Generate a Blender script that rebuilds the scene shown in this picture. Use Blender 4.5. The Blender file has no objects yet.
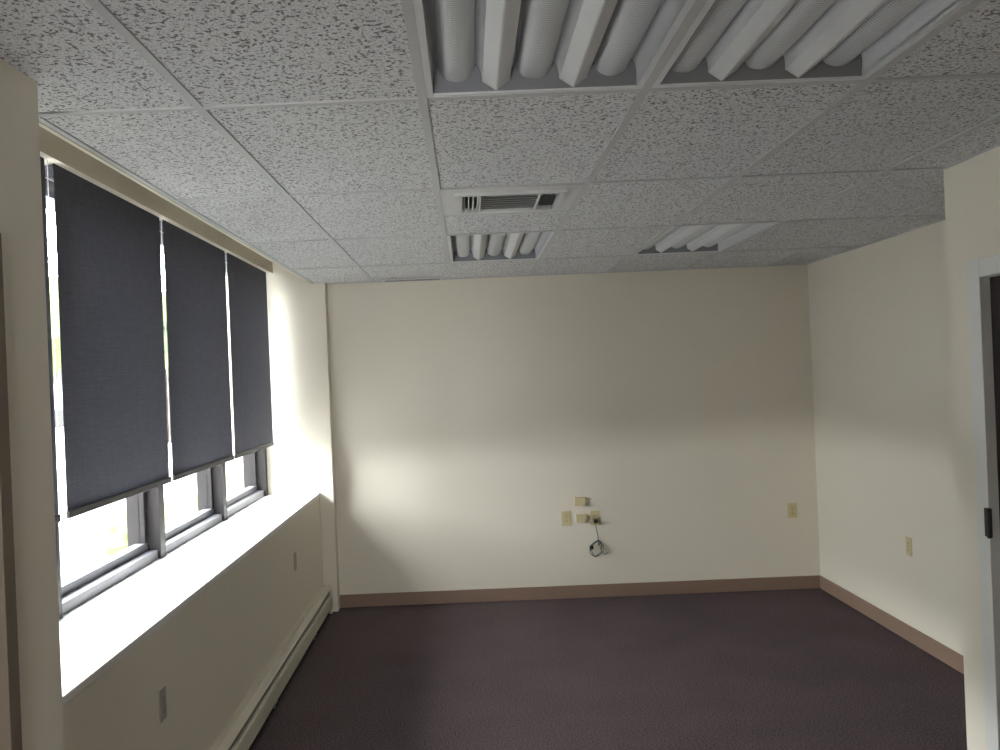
import bpy, bmesh, math, random
from mathutils import Vector, Matrix, noise as mnoise
random.seed(3)
sc = bpy.context.scene

# ---------------------------------------------------------------- materials
def srgb(r, g, b):
    def c(v):
        v /= 255.0
        return v/12.92 if v <= .04045 else ((v+.055)/1.055)**2.4
    return (c(r), c(g), c(b), 1)

def mat(name, col, rough=.6, spec=.3, metal=0.0, noise=None, bump=None, col2=None):
    m = bpy.data.materials.new(name); m.use_nodes = True
    nt = m.node_tree; bs = nt.nodes['Principled BSDF']
    bs.inputs['Base Color'].default_value = col
    bs.inputs['Roughness'].default_value = rough
    bs.inputs['Specular IOR Level'].default_value = spec
    bs.inputs['Metallic'].default_value = metal
    tc = nt.nodes.new('ShaderNodeTexCoord')
    if noise:
        n = nt.nodes.new('ShaderNodeTexNoise'); n.inputs['Scale'].default_value = noise
        n.inputs['Detail'].default_value = 3
        nt.links.new(tc.outputs['Object'], n.inputs['Vector'])
        mx = nt.nodes.new('ShaderNodeMix'); mx.data_type = 'RGBA'
        mx.inputs[6].default_value = col
        mx.inputs[7].default_value = col2 if col2 else tuple([c*.93 for c in col[:3]]+[1])
        nt.links.new(n.outputs['Fac'], mx.inputs[0])
        nt.links.new(mx.outputs[2], bs.inputs['Base Color'])
    if bump:
        n2 = nt.nodes.new('ShaderNodeTexNoise'); n2.inputs['Scale'].default_value = bump[0]
        n2.inputs['Detail'].default_value = 2
        nt.links.new(tc.outputs['Object'], n2.inputs['Vector'])
        b = nt.nodes.new('ShaderNodeBump'); b.inputs['Strength'].default_value = bump[1]
        b.inputs['Distance'].default_value = .002
        nt.links.new(n2.outputs['Fac'], b.inputs['Height'])
        nt.links.new(b.outputs['Normal'], bs.inputs['Normal'])
    return m

M_wall = mat('wall_paint', (.775,.722,.61,1), .7, .2, noise=1.5, bump=(220,.15), col2=(.755,.702,.59,1))
M_sill = mat('sill_paint', (.80,.79,.76,1), .45, .3, bump=(60,.05))
M_base = mat('vinyl_base', srgb(142,118,102), .5, .3, noise=8)
M_dark = mat('dark_metal', srgb(50,48,48), .5, .3, noise=10)
M_frame = mat('window_aluminium', srgb(108,108,114), .45, .4, .2, noise=12)
M_mull = mat('mullion_bronze', srgb(42,39,40), .5, .3, .1, noise=12)
M_heat = mat('heater_enamel', srgb(214,208,190), .45, .35, noise=6)
M_ivory = mat('ivory_plastic', srgb(208,194,150), .4, .4, noise=20)
M_plate = mat('steel_plate', srgb(170,164,152), .4, .4, noise=20)
M_ivdk = mat('slot_black', srgb(40,36,30), .6, .2, noise=20)
M_grid = mat('grid_paint', srgb(194,194,193), .5, .3, noise=10)
M_white = mat('fixture_enamel', srgb(218,220,221), .4, .35, noise=4)
M_endshade = mat('fixture_end_shade', srgb(128,130,134), .5, .3, noise=4)  # darker than the enamel: shadow at the fixture ends painted in
M_vent = mat('vent_enamel', srgb(215,215,213), .45, .35, noise=4)
M_black = mat('duct_black', (.012,.012,.012,1), .8, .1, noise=4)
M_dframe = mat('door_frame_paint', srgb(222,222,216), .4, .35, noise=3)
M_dshade = mat('doorway_shade', srgb(44,35,33), .5, .3, noise=3)  # doorway shade painted as a dark brown surface
M_tan = mat('casing_tan', srgb(122,110,94), .5, .3, noise=5)
M_cord = mat('cord_grey', srgb(110,114,108), .5, .3, noise=30)
M_rubber = mat('plug_black', srgb(35,38,36), .5, .3, noise=30)

def carpet():
    m = mat('carpet', (.05,.03,.04,1), .95, .05)
    nt = m.node_tree; bs = nt.nodes['Principled BSDF']
    tc = nt.nodes.new('ShaderNodeTexCoord')
    n = nt.nodes.new('ShaderNodeTexNoise'); n.inputs['Scale'].default_value = 110; n.inputs['Detail'].default_value = 5; n.inputs['Roughness'].default_value=.65
    n2 = nt.nodes.new('ShaderNodeTexNoise'); n2.inputs['Scale'].default_value = 2.2; n2.inputs['Detail'].default_value = 5
    nt.links.new(tc.outputs['Object'], n.inputs['Vector']); nt.links.new(tc.outputs['Object'], n2.inputs['Vector'])
    r = nt.nodes.new('ShaderNodeValToRGB')
    r.color_ramp.elements[0].position = .36; r.color_ramp.elements[0].color = (.048,.036,.040,1)
    r.color_ramp.elements[1].position = .64; r.color_ramp.elements[1].color = (.210,.160,.168,1)
    nt.links.new(n.outputs['Fac'], r.inputs[0])
    mx = nt.nodes.new('ShaderNodeMix'); mx.data_type='RGBA'; mx.blend_type='MULTIPLY'; mx.inputs[0].default_value=.35
    nt.links.new(r.outputs[0], mx.inputs[6]); nt.links.new(n2.outputs['Fac'], mx.inputs[7])
    nt.links.new(mx.outputs[2], bs.inputs['Base Color'])
    b = nt.nodes.new('ShaderNodeBump'); b.inputs['Strength'].default_value=.6; b.inputs['Distance'].default_value=.004
    nt.links.new(n.outputs['Fac'], b.inputs['Height']); nt.links.new(b.outputs['Normal'], bs.inputs['Normal'])
    return m
M_carpet = carpet()

def tilemat():
    m = mat('acoustic_tile', (.6,.6,.6,1), .9, .1)
    nt = m.node_tree; bs = nt.nodes['Principled BSDF']
    tc = nt.nodes.new('ShaderNodeTexCoord')
    mp = nt.nodes.new('ShaderNodeMapping'); mp.inputs['Scale'].default_value = (1.0,.9,1)
    nt.links.new(tc.outputs['Object'], mp.inputs['Vector'])
    n = nt.nodes.new('ShaderNodeTexNoise'); n.inputs['Scale'].default_value = 92
    n.inputs['Detail'].default_value = 2.0; n.inputs['Roughness'].default_value=.55; n.inputs['Distortion'].default_value=.2
    nt.links.new(mp.outputs[0], n.inputs['Vector'])
    r = nt.nodes.new('ShaderNodeValToRGB')
    r.color_ramp.elements[0].position = .375; r.color_ramp.elements[0].color = (.22,.215,.21,1)
    r.color_ramp.elements[1].position = .45; r.color_ramp.elements[1].color = (.73,.73,.73,1)
    nt.links.new(n.outputs['Fac'], r.inputs[0])
    n3 = nt.nodes.new('ShaderNodeTexNoise'); n3.inputs['Scale'].default_value = 190
    nt.links.new(tc.outputs['Object'], n3.inputs['Vector'])
    r3 = nt.nodes.new('ShaderNodeValToRGB')
    r3.color_ramp.elements[0].position=.35; r3.color_ramp.elements[0].color=(.5,.5,.5,1)
    r3.color_ramp.elements[1].position=.46; r3.color_ramp.elements[1].color=(1,1,1,1)
    nt.links.new(n3.outputs['Fac'], r3.inputs[0])
    mx = nt.nodes.new('ShaderNodeMix'); mx.data_type='RGBA'; mx.blend_type='MULTIPLY'; mx.inputs[0].default_value=1
    nt.links.new(r.outputs[0], mx.inputs[6]); nt.links.new(r3.outputs[0], mx.inputs[7])
    nt.links.new(mx.outputs[2], bs.inputs['Base Color'])
    return m
M_tile = tilemat()

def blindmat():
    m = bpy.data.materials.new('shade_fabric'); m.use_nodes=True
    nt=m.node_tree; bs=nt.nodes['Principled BSDF']; out=nt.nodes['Material Output']
    bs.inputs['Roughness'].default_value=.8; bs.inputs['Specular IOR Level'].default_value=.2
    tc=nt.nodes.new('ShaderNodeTexCoord')
    cols=[]
    for sc_ in ((1,12,420),(1,420,12)):
        mp=nt.nodes.new('ShaderNodeMapping'); mp.inputs['Scale'].default_value=sc_
        nt.links.new(tc.outputs['Object'],mp.inputs['Vector'])
        n=nt.nodes.new('ShaderNodeTexNoise'); n.inputs['Scale'].default_value=1.0
        nt.links.new(mp.outputs[0],n.inputs['Vector']); cols.append(n)
    ad=nt.nodes.new('ShaderNodeMath'); ad.operation='ADD'
    nt.links.new(cols[0].outputs['Fac'],ad.inputs[0]); nt.links.new(cols[1].outputs['Fac'],ad.inputs[1])
    hf=nt.nodes.new('ShaderNodeMath'); hf.operation='MULTIPLY'; hf.inputs[1].default_value=.5
    nt.links.new(ad.outputs[0],hf.inputs[0])
    r=nt.nodes.new('ShaderNodeValToRGB')
    r.color_ramp.elements[0].position=.3; r.color_ramp.elements[1].position=.7
    r.color_ramp.elements[0].color=(.060,.060,.074,1); r.color_ramp.elements[1].color=(.115,.115,.140,1)
    nt.links.new(hf.outputs[0],r.inputs[0]); nt.links.new(r.outputs[0],bs.inputs['Base Color'])
    tr=nt.nodes.new('ShaderNodeBsdfTranslucent'); tr.inputs[0].default_value=(.10,.105,.14,1)
    mx=nt.nodes.new('ShaderNodeMixShader'); mx.inputs[0].default_value=.016
    nt.links.new(bs.outputs[0],mx.inputs[1]); nt.links.new(tr.outputs[0],mx.inputs[2])
    nt.links.new(mx.outputs[0],out.inputs[0])
    return m
M_blind = blindmat()

def ribmat():
    m = mat('ribbed_lens', (.62,.64,.65,1), .4, .4)
    nt=m.node_tree; bs=nt.nodes['Principled BSDF']
    tc=nt.nodes.new('ShaderNodeTexCoord')
    w=nt.nodes.new('ShaderNodeTexWave'); w.bands_direction='Y'; w.inputs['Scale'].default_value=30
    nt.links.new(tc.outputs['Object'],w.inputs['Vector'])
    r=nt.nodes.new('ShaderNodeValToRGB')
    r.color_ramp.elements[0].color=(.42,.44,.45,1); r.color_ramp.elements[1].color=(.70,.71,.72,1)
    nt.links.new(w.outputs['Fac'],r.inputs[0]); nt.links.new(r.outputs[0],bs.inputs['Base Color'])
    return m
M_rib = ribmat()

def glassmat():
    m=bpy.data.materials.new('window_glass'); m.use_nodes=True
    nt=m.node_tree; nt.nodes.remove(nt.nodes['Principled BSDF']); out=nt.nodes['Material Output']
    t=nt.nodes.new('ShaderNodeBsdfTransparent'); t.inputs[0].default_value=(.95,.97,.97,1)
    g=nt.nodes.new('ShaderNodeBsdfGlossy'); g.inputs['Roughness'].default_value=.02
    mx=nt.nodes.new('ShaderNodeMixShader'); mx.inputs[0].default_value=.05
    nt.links.new(t.outputs[0],mx.inputs[1]); nt.links.new(g.outputs[0],mx.inputs[2]); nt.links.new(mx.outputs[0],out.inputs[0])
    return m
M_glass=glassmat()

# ---------------------------------------------------------------- mesh builder
class MB:
    def __init__(s, name):
        s.name=name; s.bm=bmesh.new(); s.mats=[]
    def mi(s, m):
        if m not in s.mats: s.mats.append(m)
        return s.mats.index(m)
    def box(s,x0,x1,y0,y1,z0,z1,m,rot=None):
        i=s.mi(m)
        c=Vector(((x0+x1)/2,(y0+y1)/2,(z0+z1)/2))
        M=Matrix.Translation(c)
        if rot: M=M@rot
        M=M@Matrix.Diagonal((abs(x1-x0),abs(y1-y0),abs(z1-z0),1))
        r=bmesh.ops.create_cube(s.bm,size=1,matrix=M)
        for f in {f for v in r['verts'] for f in v.link_faces}: f.material_index=i
    def cyl(s,c,r,d,axis,m,seg=20,r2=None):
        i=s.mi(m)
        R={'X':Matrix.Rotation(math.pi/2,4,'Y'),'Y':Matrix.Rotation(math.pi/2,4,'X'),'Z':Matrix.Identity(4)}[axis]
        q=bmesh.ops.create_cone(s.bm,cap_ends=True,segments=seg,radius1=r,radius2=r if r2 is None else r2,depth=d,matrix=Matrix.Translation(c)@R)
        for f in {f for v in q['verts'] for f in v.link_faces}:
            f.material_index=i
    def blob(s,c,r,m,sub=3,amp=.25,fr=1.5,sq=1):
        i=s.mi(m)
        q=bmesh.ops.create_icosphere(s.bm,subdivisions=sub,radius=1)
        for v in q['verts']:
            d=1+amp*mnoise.noise(v.co*fr+Vector(c))+amp*.6*mnoise.noise(v.co*fr*4+Vector(c))
            v.co=Vector(c)+Vector((v.co.x*r*d,v.co.y*r*d,v.co.z*r*d*sq))
        for f in {f for v in q['verts'] for f in v.link_faces}: f.material_index=i
    def sheet(s,pts,y0,y1,mlist):
        a=[s.bm.verts.new((p[0],y0,p[1])) for p in pts]; b=[s.bm.verts.new((p[0],y1,p[1])) for p in pts]
        for k in range(len(pts)-1):
            f=s.bm.faces.new((a[k],a[k+1],b[k+1],b[k])); f.material_index=s.mi(mlist[k] if isinstance(mlist,list) else mlist)
        return a,b
    def done(s,bevel=0,smooth=False,parent=None):
        me=bpy.data.meshes.new(s.name); bmesh.ops.recalc_face_normals(s.bm,faces=s.bm.faces)
        s.bm.to_mesh(me); s.bm.free()
        for m in s.mats: me.materials.append(m)
        o=bpy.data.objects.new(s.name,me); sc.collection.objects.link(o)
        if smooth:
            for p in me.polygons: p.use_smooth=True
        if bevel:
            b=o.modifiers.new('bev','BEVEL'); b.width=bevel; b.segments=2; b.limit_method='ANGLE'; b.angle_limit=.7
        if parent: o.parent=parent
        return o

# ---------------------------------------------------------------- dimensions
CH=2.53; TOP=2.98; BACK=7.2; RX=2.70; PX=1.98; PY=3.76; REAR=-2.2
LX=-1.17; NX=-1.03; NY=2.27; WX=-1.60; SZ=.92; FP=7.08

def simple(name,*a,m=M_wall,bevel=0):
    b=MB(name); b.box(*a,m); return b.done(bevel)

simple('floor',-1.9,3.6,REAR-.12,BACK+.12,-.12,0,m=M_carpet)
simple('wall_back',-1.9,RX+.12,BACK,BACK+.12,0,TOP)
simple('wall_right',RX,RX+.12,PY,BACK,0,TOP)
# rear wall (behind the camera) with a made-up window added as room fill light
RW=(-.95,-.05,1.0,2.1)
b=MB('wall_rear')
b.box(-1.9,RW[0],REAR-.12,REAR,0,TOP,M_wall); b.box(RW[1],3.6,REAR-.12,REAR,0,TOP,M_wall)
b.box(RW[0],RW[1],REAR-.12,REAR,0,RW[2],M_wall); b.box(RW[0],RW[1],REAR-.12,REAR,RW[3],TOP,M_wall)
b.done()
b=MB('window_5')
for x in (RW[0],(RW[0]+RW[1])/2-.02,RW[1]-.04): b.box(x,x+.04,REAR-.08,REAR-.03,RW[2],RW[3],M_mull)
b.box(*RW[:2],REAR-.08,REAR-.03,RW[2],RW[2]+.04,M_mull); b.box(*RW[:2],REAR-.08,REAR-.03,RW[3]-.04,RW[3],M_mull)
b.done()
# partition with doorway
D0,D1=2.56,3.535; DH=2.085
simple('wall_partition_near',PX,PX+.14,REAR,D0-.051,0,TOP)
simple('wall_partition_far',PX,PX+.14,D1+.051,PY,0,TOP)
simple('wall_partition_over_door',PX,PX+.14,D0-.051,D1+.051,DH+.051,TOP)
simple('wall_partition_return',PX+.14,RX+.12,PY-.12,PY,0,TOP)
# left wall
e0,e1=1.05,1.99
simple('wall_left_low',-1.9,LX,NY,FP,0,SZ-.03)
simple('wall_left_pier_near',-1.9,NX,REAR,e0-.052,0,TOP)
simple('wall_left_pier',-1.9,NX,e1+.052,NY,0,TOP)
simple('wall_left_pier_over_door',-1.9,NX,e0-.052,e1+.052,2.132,TOP)
simple('wall_left_pier_outer',-1.9,NX-.12,e0-.052,e1+.052,0,2.132)
simple('wall_left_far_pier',-1.9,-1.065,FP,BACK,0,TOP)
simple('wall_left_header',-1.9,-1.46,NY,FP,2.618,TOP)
simple('trim_sill',-1.6,LX+.004,NY,FP,SZ-.03,SZ,m=M_sill,bevel=.004)
simple('ceiling_slab',-1.9,3.6,REAR-.12,BACK+.12,TOP,TOP+.12,m=M_wall)
simple('trim_ceiling_edge',LX-.012,LX+.004,NY,FP,CH-.002,TOP,m=M_wall)

# ---------------------------------------------------------------- ceiling tiles + grid
fix=[(0,-1),(1,-1),(0,2),(2,2)]
vents=[(0,1)]
g=.012
b=MB('ceiling')
for ci in range(-2,5):
    for ri in range(-4,4):
        x0=-.09+.61*ci; x1=x0+.61; y0=2.52+1.22*ri; y1=y0+1.22
        if (ci,ri) in fix: continue
        if (ci,ri) in vents: y0+=.61
        x0c=max(x0,LX); x1c=min(x1,RX); y0c=max(y0,REAR); y1c=min(y1,BACK)
        if x1c-x0c<.01 or y1c-y0c<.01: continue
        b.box(x0c+.002,x1c-.002,y0c+.002,y1c-.002,CH+.006,CH+.022,M_tile)
ceil=b.done()
b=MB('ceiling_grid')
for ci in range(-1,6):
    x=-.09+.61*ci
    if LX<x<RX: b.box(x-g,x+g,REAR,BACK,CH,CH+.006,M_grid)
for ri in range(-3,4):
    y=2.52+1.22*ri
    b.box(LX,RX,y-g,y+g,CH+.0005,CH+.0065,M_grid)
b.box(-.09,.52,4.35-g,4.35+g,CH+.0005,CH+.0065,M_grid)
b.box(LX,RX,BACK-.022,BACK,CH+.001,CH+.006,M_grid)
b.box(RX-.022,RX,PY,BACK,CH+.001,CH+.006,M_grid)
b.box(PX-.022,PX,REAR,PY+.022,CH+.001,CH+.006,M_grid)
b.box(LX,LX+.022,NY,BACK,CH+.001,CH+.006,M_grid)
b.done()

# ---------------------------------------------------------------- troffers
def troffer(ci,ri):
    x0=-.09+.61*ci+g; x1=x0+.61-2*g; y0=2.52+1.22*ri+g; y1=y0+1.22-2*g
    b=MB('ceiling_light_troffer')
    f=.018; z=CH+.002
    b.box(x0,x0+f,y0,y1,z,z+.012,M_white); b.box(x1-f,x1,y0,y1,z,z+.012,M_white)
    b.box(x0+f,x1-f,y0,y0+f,z,z+.012,M_white); b.box(x0+f,x1-f,y1-f,y1,z,z+.012,M_white)
    xa=x0+f; xb=x1-f; W=xb-xa
    wedge=.075; bask=.095; gap=(W-2*wedge-3*bask)/6
    pts=[(xa,z+.008)]; ml=[]
    zt=z+.075; x=xa
    def add(px,pz,m): pts.append((px,pz)); ml.append(m)
    for k in range(3):
        for j in range(0,7):
            th=j/6*math.pi/2
            add(x+gap*(1-math.cos(th)) , z+.030+(zt-z-.030)*math.sin(th), M_white)
        x+=gap
        for j in range(0,17):
            th=math.pi*j/16
            add(x+bask*(1-math.cos(th))/2, zt-.044*math.sin(th)**.75, M_rib)
        x+=bask
        for j in range(0,7):
            th=math.pi/2*(1-j/6)
            add(x+gap-gap*(1-math.cos(th)), z+.030+(zt-z-.030)*math.sin(th), M_white)
        x+=gap
        if k<2:
            add(x+wedge*.47,z+.008,M_white); add(x+wedge*.53,z+.008,M_white)
            x+=wedge
    add(xb,z+.008,M_white)
    b.sheet(pts,y0+f,y1-f,ml)
    b.sheet([(x0+f-.001,z+.006),(x0+f-.001,zt+.01)],y0+f,y1-f,M_white)
    b.sheet([(x1-f+.001,z+.006),(x1-f+.001,zt+.01)],y0+f,y1-f,M_white)
    i=b.mi(M_endshade)  # end plates carry the painted shadow grey
    for (ya,yb_) in ((y0+f,y0+f+.02),(y1-f,y1-f-.02)):
        vs=[b.bm.verts.new(p) for p in ((xa,ya,z+.006),(xb,ya,z+.006),(xb,yb_,zt+.002),(xa,yb_,zt+.002))]
        fc=b.bm.faces.new(vs); fc.material_index=i
    b.box(xa,xb,y0+f-.003,y0+f,z+.012,zt+.01,M_white); b.box(xa,xb,y1-f,y1-f+.003,z+.012,zt+.01,M_white)
    b.box(xa,xb,y0+f,y1-f,zt+.012,zt+.02,M_white)
    return b.done()
for c in fix: troffer(*c)

# ---------------------------------------------------------------- air diffuser
b=MB('air_vent_diffuser')
vx0,vx1,vy0,vy1=-.09+g,.52-g,3.74+g,4.35-g
ox0,ox1,oy0,oy1=.0,.43,3.845,4.245
z=CH+.001
b.box(vx0,ox0,vy0,vy1,z,z+.012,M_vent); b.box(ox1,vx1,vy0,vy1,z,z+.012,M_vent)
b.box(ox0,ox1,vy0,oy0,z,z+.012,M_vent); b.box(ox0,ox1,oy1,vy1,z,z+.012,M_vent)
r=.02
b.box(ox0-r,ox0+.01,oy0-r,oy1+r,z-.012,z,M_vent); b.box(ox1-.01,ox1+r,oy0-r,oy1+r,z-.012,z,M_vent)
b.box(ox0,ox1,oy0-r,oy0+.01,z-.012,z,M_vent); b.box(ox0,ox1,oy1-.01,oy1+r,z-.012,z,M_vent)
b.box(ox0-.01,ox1+.01,oy0-.01,oy1+.01,z+.06,z+.07,M_black)
for k in range(4):
    x=ox0+.018+k*.020
    b.box(x-.006,x+.006,oy0,oy1,z,z+.0015,M_vent,Matrix.Rotation(math.radians(60),4,'Y'))
    x=ox1-.018-k*.020
    b.box(x-.006,x+.006,oy0,oy1,z,z+.0015,M_vent,Matrix.Rotation(math.radians(-60),4,'Y'))
for k in range(8):
    y=oy0+.028+k*.049
    b.box(ox0+.09,ox1-.09,y-.010,y+.010,z,z+.0015,M_vent,Matrix.Rotation(math.radians(28),4,'X'))
for x in (ox0+.088,ox1-.088): b.box(x-.003,x+.003,oy0,oy1,z-.01,z+.02,M_vent)
b.done()
b=MB('return_air_grille')
b.box(-.62,-.16,7.02,7.15,CH-.006,CH+.004,M_vent)
for k in range(3): b.box(-.60,-.18,7.04+k*.035,7.051+k*.035,CH-.0075,CH-.005,M_frame)
b.done()

# ---------------------------------------------------------------- windows
ms=[3.44,4.64,5.84,7.04]
ys=[NY]+ms
for i in range(4):
    b=MB('window_%d'%(i+1))
    y0,y1=ys[i],ys[i+1]
    b.box(WX-.13,WX+.035,y1-.04,y1+.04,SZ,2.618,M_mull)
    if i==0: b.box(WX-.13,WX+.035,y0,y0+.04,SZ,2.618,M_mull)
    a=y0+.04; c=y1-.04
    b.box(WX-.11,WX+.02,a,c,SZ,SZ+.045,M_frame)
    b.box(WX-.08,WX-.03,a,c,SZ+.045,SZ+.085,M_frame)
    b.box(WX-.08,WX-.03,a,c,2.55,2.618,M_frame)
    b.box(WX-.08,WX-.03,a,a+.035,SZ+.085,2.55,M_mull)
    b.box(WX-.08,WX-.03,c-.035,c,SZ+.085,2.55,M_mull)
    b.box(WX-.058,WX-.052,a+.035,c-.035,SZ+.085,2.55,M_glass)
    b.done(.0)

# ---------------------------------------------------------------- roller blinds
BX=-1.49
for (y0,y1) in [(2.33,3.315),(3.385,4.555),(4.605,5.78),(5.835,6.97)]:
    e=bpy.data.objects.new('roller_blind',None); sc.collection.objects.link(e)
    b=MB('fabric')
    i=b.mi(M_blind)
    n=24; mrows=16
    grid=[]
    for r_ in range(mrows+1):
        row=[]
        for k in range(n+1):
            y=y0+(y1-y0)*k/n; z=1.325+(2.616-1.325)*r_/mrows
            x=BX+.003*math.sin((y-y0)*7+y0)*(1-r_/mrows)
            row.append(b.bm.verts.new((x,y,z)))
        grid.append(row)
    for r_ in range(mrows):
        for k in range(n):
            f=b.bm.faces.new((grid[r_][k],grid[r_][k+1],grid[r_+1][k+1],grid[r_+1][k])); f.material_index=i
    b.done(smooth=True,parent=e)
    b=MB('hem_bar'); b.box(BX-.006,BX+.008,y0,y1,1.305,1.333,M_dark); b.done(.003,parent=e)
    b=MB('roller'); b.cyl((BX-.026,(y0+y1)/2,2.59),.024,y1-y0-.03,'Y',M_blind,20)
    b.done(parent=e)
    b=MB('pull_chain')
    yc=y1+.014
    b.cyl((BX+.004,yc,1.95),.0018,1.33,'Z',M_white,6)
    b.cyl((BX-.028,yc,1.95),.0018,1.33,'Z',M_white,6)
    b.done(parent=e)

# ---------------------------------------------------------------- baseboard heater
b=MB('baseboard_heater')
y0,y1=2.32,7.02; x=LX
prof=[(x,.215),(x+.035,.215),(x+.062,.185),(x+.062,.178)]
b.sheet(prof,y0,y1,M_heat)
b.sheet([(x+.062,.178),(x+.03,.174)],y0,y1,M_ivdk)
b.sheet([(x+.035,.178),(x+.035,.15)],y0,y1,M_ivdk)
b.sheet([(x+.05,.150),(x+.066,.146),(x+.070,.14),(x+.070,.055),(x+.060,.042)],y0,y1,M_heat)
b.sheet([(x+.04,.045),(x+.04,.012)],y0,y1,M_ivdk)
b.box(x,x+.045,y0,y1,0.0,.012,M_ivdk)
for yy in (y0-.01,3.55,4.95,6.25,y1-.05):
    w=.05 if yy in (y0-.01,y1-.05) else .03
    b.sheet([(x,.2175),(x+.036,.2175),(x+.0645,.187),(x+.0725,.15),(x+.0725,.05),(x+.06,.035),(x+.06,.02)],yy,yy+w,M_heat)
b.box(x,x+.070,y1,y1+.003,0,.215,M_heat); b.box(x,x+.070,y0-.012,y0-.009,0,.215,M_heat)
b.done()

# ---------------------------------------------------------------- baseboards
def baseboard(name,x0,x1,y0,y1):
    b=MB(name); b.box(x0,x1,y0,y1,0,.10,M_base); return b.done(.003)
baseboard('baseboard_back',-1.065,RX,BACK-.012,BACK)
baseboard('baseboard_right',RX-.012,RX,PY,BACK-.012)
baseboard('baseboard_partition',PX-.012,PX,D1+.06,PY)
baseboard('baseboard_partition_near',PX-.012,PX,REAR,D0-.06)

# ---------------------------------------------------------------- doors
b=MB('door_1')
b.box(PX-.018,PX+.14,D1-.035,D1+.05,0,DH+.05,M_dframe)
b.box(PX-.018,PX+.14,D0-.05,D0+.035,0,DH+.05,M_dframe)
b.box(PX-.018,PX+.14,D0+.035,D1-.035,DH-.02,DH+.05,M_dframe)
b.box(PX+.02,PX+.065,D0+.037,D1-.037,.008,DH-.022,M_dshade)  # made-up dark leaf; its colour stands in for the shaded jamb
zz=1.13
b.box(PX-.022,PX-.008,D1-.040,D1-.008,zz-.055,zz+.055,M_dark)
b.cyl((PX-.022,D1-.040,zz),.008,.115,'Z',M_dark,12)
b.cyl((PX-.01,D0+.10,1.0),.025,.06,'X',M_frame,20); b.box(PX-.045,PX-.03,D0+.09,D0+.21,.99,1.01,M_frame)
b.done(.002)
b=MB('door_2')
b.box(NX-.1,NX+.012,e1,e1+.05,0,2.13,M_tan); b.box(NX-.1,NX+.012,e0-.05,e0,0,2.13,M_tan); b.box(NX-.1,NX+.012,e0,e1,2.08,2.13,M_tan)
b.box(NX-.06,NX-.02,e0,e1,.005,2.08,M_tan)
b.cyl((NX+.005,e0+.08,1.0),.025,.05,'X',M_frame,20)
b.done(.002)

# ---------------------------------------------------------------- outlets
def outlet(loc,facing,M=None,name='wall_outlet'):
    M=M or M_ivory
    b=MB(name)
    b.box(-.035,.035,-.006,0,-.057,.057,M)
    for s in (-1,1):
        b.box(-.017,.017,-.0085,-.005,s*.021-.014,s*.021+.014,M)
        b.box(-.008,-.0055,-.009,-.008,s*.021-.005,s*.021+.006,M_ivdk)
        b.box(.0055,.008,-.009,-.008,s*.021-.005,s*.021+.006,M_ivdk)
        b.box(-.002,.002,-.009,-.008,s*.021-.011,s*.021-.007,M_ivdk)
    b.cyl((0,-.0065,0),.003,.002,'Y',M_dark,10)
    o=b.done(.0015)
    o.location=loc; o.rotation_euler=(0,0,{'-Y':0,'-X':-math.pi/2,'+X':math.pi/2}[facing])
    return o
outlet((.73,BACK,.625),'-Y'); outlet((.955,BACK,.62),'-Y'); outlet((2.50,BACK,.615),'-Y')
outlet((RX,5.71,.60),'-X'); outlet((LX,3.38,.61),'+X',M_plate); outlet((LX,5.99,.61),'+X',M_plate)
def jackbox(x,z,w,h):
    b=MB('phone_jack_box'); b.box(x-w/2,x+w/2,BACK-.03,BACK,z-h/2,z+h/2,M_ivory)
    b.box(x+w/2-.001,x+w/2+.001,BACK-.02,BACK-.008,z-.006,z+.006,M_ivdk); b.cyl((x,BACK-.0305,z+h/2-.012),.002,.002,'Y',M_dark,10)
    return b.done(.003)
jackbox(.84,.755,.08,.065); jackbox(.845,.625,.075,.06)

def tube(name,pts,r,m,parent=None):
    cu=bpy.data.curves.new(name,'CURVE'); cu.dimensions='3D'; cu.bevel_depth=r; cu.bevel_resolution=3
    s=cu.splines.new('NURBS'); s.points.add(len(pts)-1)
    for p,q in zip(s.points,pts): p.co=(*q,1)
    s.use_endpoint_u=True; s.order_u=4
    cu.materials.append(m)
    o=bpy.data.objects.new(name,cu); sc.collection.objects.link(o)
    if parent: o.parent=parent
    return o
e=bpy.data.objects.new('power_cord',None); sc.collection.objects.link(e)
yb=BACK-.03
pts=[(.955,yb,.60),(.95,yb-.02,.56),(.965,yb-.01,.50),(.975,yb,.44),(.96,yb,.40)]
for k in range(30):
    th=k/30*math.pi*2*3.2
    pts.append((.955+(.050+.014*math.sin(k*1.7))*math.cos(th+.6),yb+.012*math.sin(k*2.1),.385+(.060+.016*math.cos(k*1.3))*math.sin(th+.6)))
pts+=[(.99,yb,.35),(1.02,yb,.33),(1.04,yb,.35)]
tube('cable',pts,.0036,M_cord,e)
b=MB('plug'); b.box(.94,.97,BACK-.045,BACK-.009,.585,.615,M_rubber); b.done(.004,parent=e)
b=MB('cable_end'); b.box(.90,.93,yb-.012,yb+.006,.38,.41,M_rubber); b.done(.004,parent=e)
tube('jack_lead',[(.87,BACK-.012,.625),(.895,BACK-.015,.61),(.92,BACK-.012,.60),(.935,BACK-.02,.60)],.003,M_ivory,e)

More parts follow.
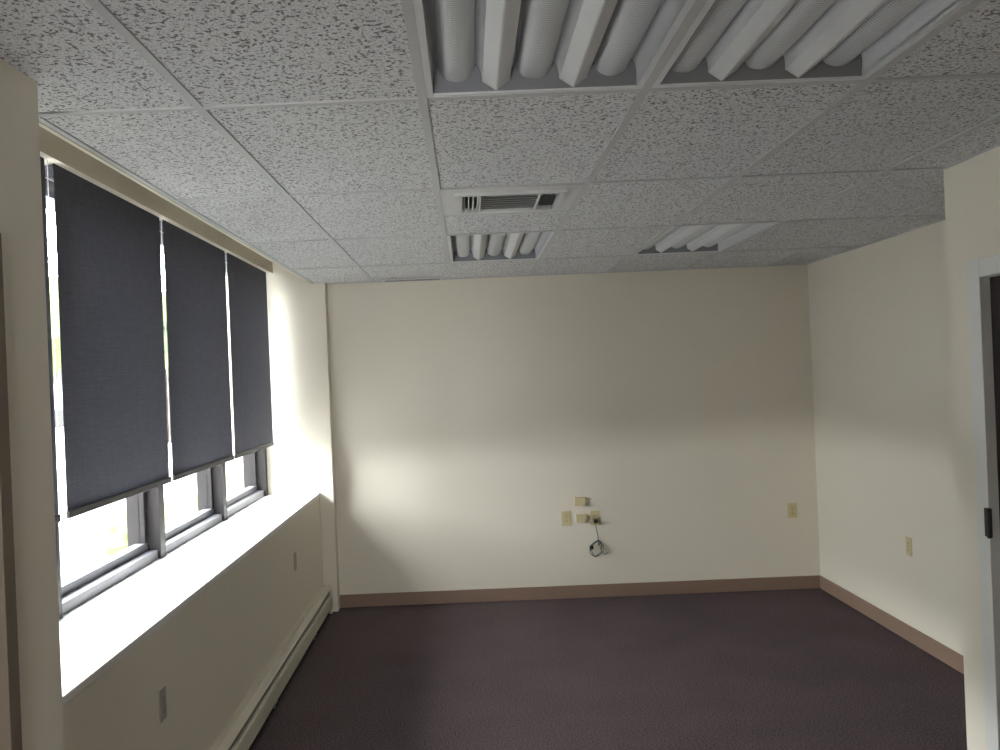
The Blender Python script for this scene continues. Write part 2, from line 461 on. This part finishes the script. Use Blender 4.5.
# ---------------------------------------------------------------- outside
M_pave=mat('pavement',(.30,.30,.30,1),.9,.1,noise=.8,col2=(.25,.25,.26,1))
M_leaf=mat('foliage',(.045,.075,.022,1),.9,.1,noise=9,col2=(.10,.13,.05,1))
M_bark=mat('bark',(.03,.022,.016,1),.9,.1,noise=9)
M_brick=mat('facade',(.035,.033,.031,1),.9,.1,noise=4)
M_pane=mat('facade_glass',(.012,.014,.016,1),.3,.3,noise=4)
simple('street_ground',-80,-1.95,-40,90,-.75,-.6,m=M_pave)
b=MB('hedge')
for k in range(4):
    b.blob((-4.75-.1*math.sin(k*2.),12.9+k*.75,-.35),.42,M_leaf,3,.35,2,.8)
b.done()
def tree(x,y,h):
    b=MB('street_tree')
    b.cyl((x,y,-.6+h*.25),.16,h*.5,'Z',M_bark,12,.10)
    for k in range(14):
        a=k*2.4; rr=h*.20*math.sqrt((k+.5)/14)
        b.blob((x+rr*math.cos(a),y+rr*math.sin(a),-.6+h*(.55+.32*random.random())),h*.14,M_leaf,2,.5,2)
    b.done()
tree(-13,40,6.5); tree(-16,33,7); tree(-10.5,52,7)
def building(x0,x1,y0,y1,h,face):
    b=MB('building_or_blocker')
    b.box(x0,x1,y0,y1,-.6,h,M_brick)
    b.box(x0-.15,x1+.15,y0-.15,y1+.15,h,h+.25,M_frame)
    if face=='X':
        k=y0+1.5
        while k<y1-3:
            for fl in range(int(h//3.3)): b.box(x1-.02,x1+.05,k,k+2.6,.6+fl*3.3,2.4+fl*3.3,M_pane)
            k+=4.6
    else:
        k=x0+1
        while k<x1-2:
            for fl in range(int(h//3.3)): b.box(k,k+1.8,y1-.02,y1+.05,.6+fl*3.3,2.4+fl*3.3,M_pane)
            k+=3.4
    b.done()
building(-40,-28,0,70,7,'X')
building(-16,-2.6,-20,-9,8.5,'Y')  # unseen block, added to cut low sky light on the back wall

# ---------------------------------------------------------------- light
w=bpy.data.worlds.new('World'); sc.world=w; w.use_nodes=True
nt=w.node_tree; bg=nt.nodes['Background']
bg.inputs[0].default_value=(.965,.975,1.0,1); bg.inputs[1].default_value=40.0
def portal(loc,rot,sx,sy):
    L=bpy.data.lights.new('window_portal','AREA'); L.shape='RECTANGLE'; L.size=sx; L.size_y=sy
    L.cycles.is_portal=True
    o=bpy.data.objects.new('window_portal',L); sc.collection.objects.link(o)
    o.location=loc; o.rotation_euler=rot
    return o
portal((WX-.14,(NY+FP)/2,(SZ+2.62)/2),(0,-math.pi/2,0),2.62-SZ,FP-NY)
portal(((RW[0]+RW[1])/2,REAR-.13,(RW[2]+RW[3])/2),(math.pi/2,0,0),RW[1]-RW[0],RW[3]-RW[2])  # sky portal for the added rear fill window

# ---------------------------------------------------------------- camera
cam=bpy.data.cameras.new('camera'); co=bpy.data.objects.new('camera',cam); sc.collection.objects.link(co)
cam.sensor_width=36; cam.lens=920*36/1000; cam.shift_x=.033; cam.shift_y=.001
cam.clip_start=.02
r=.041; c_,s_=math.cos(r),math.sin(r)
co.matrix_world=Matrix(((c_,s_,0,0),(0,0,-1,0),(-s_,c_,0,1.77),(0,0,0,1)))
sc.camera=co
sc.view_settings.view_transform='Standard'
sc.view_settings.exposure=0.0
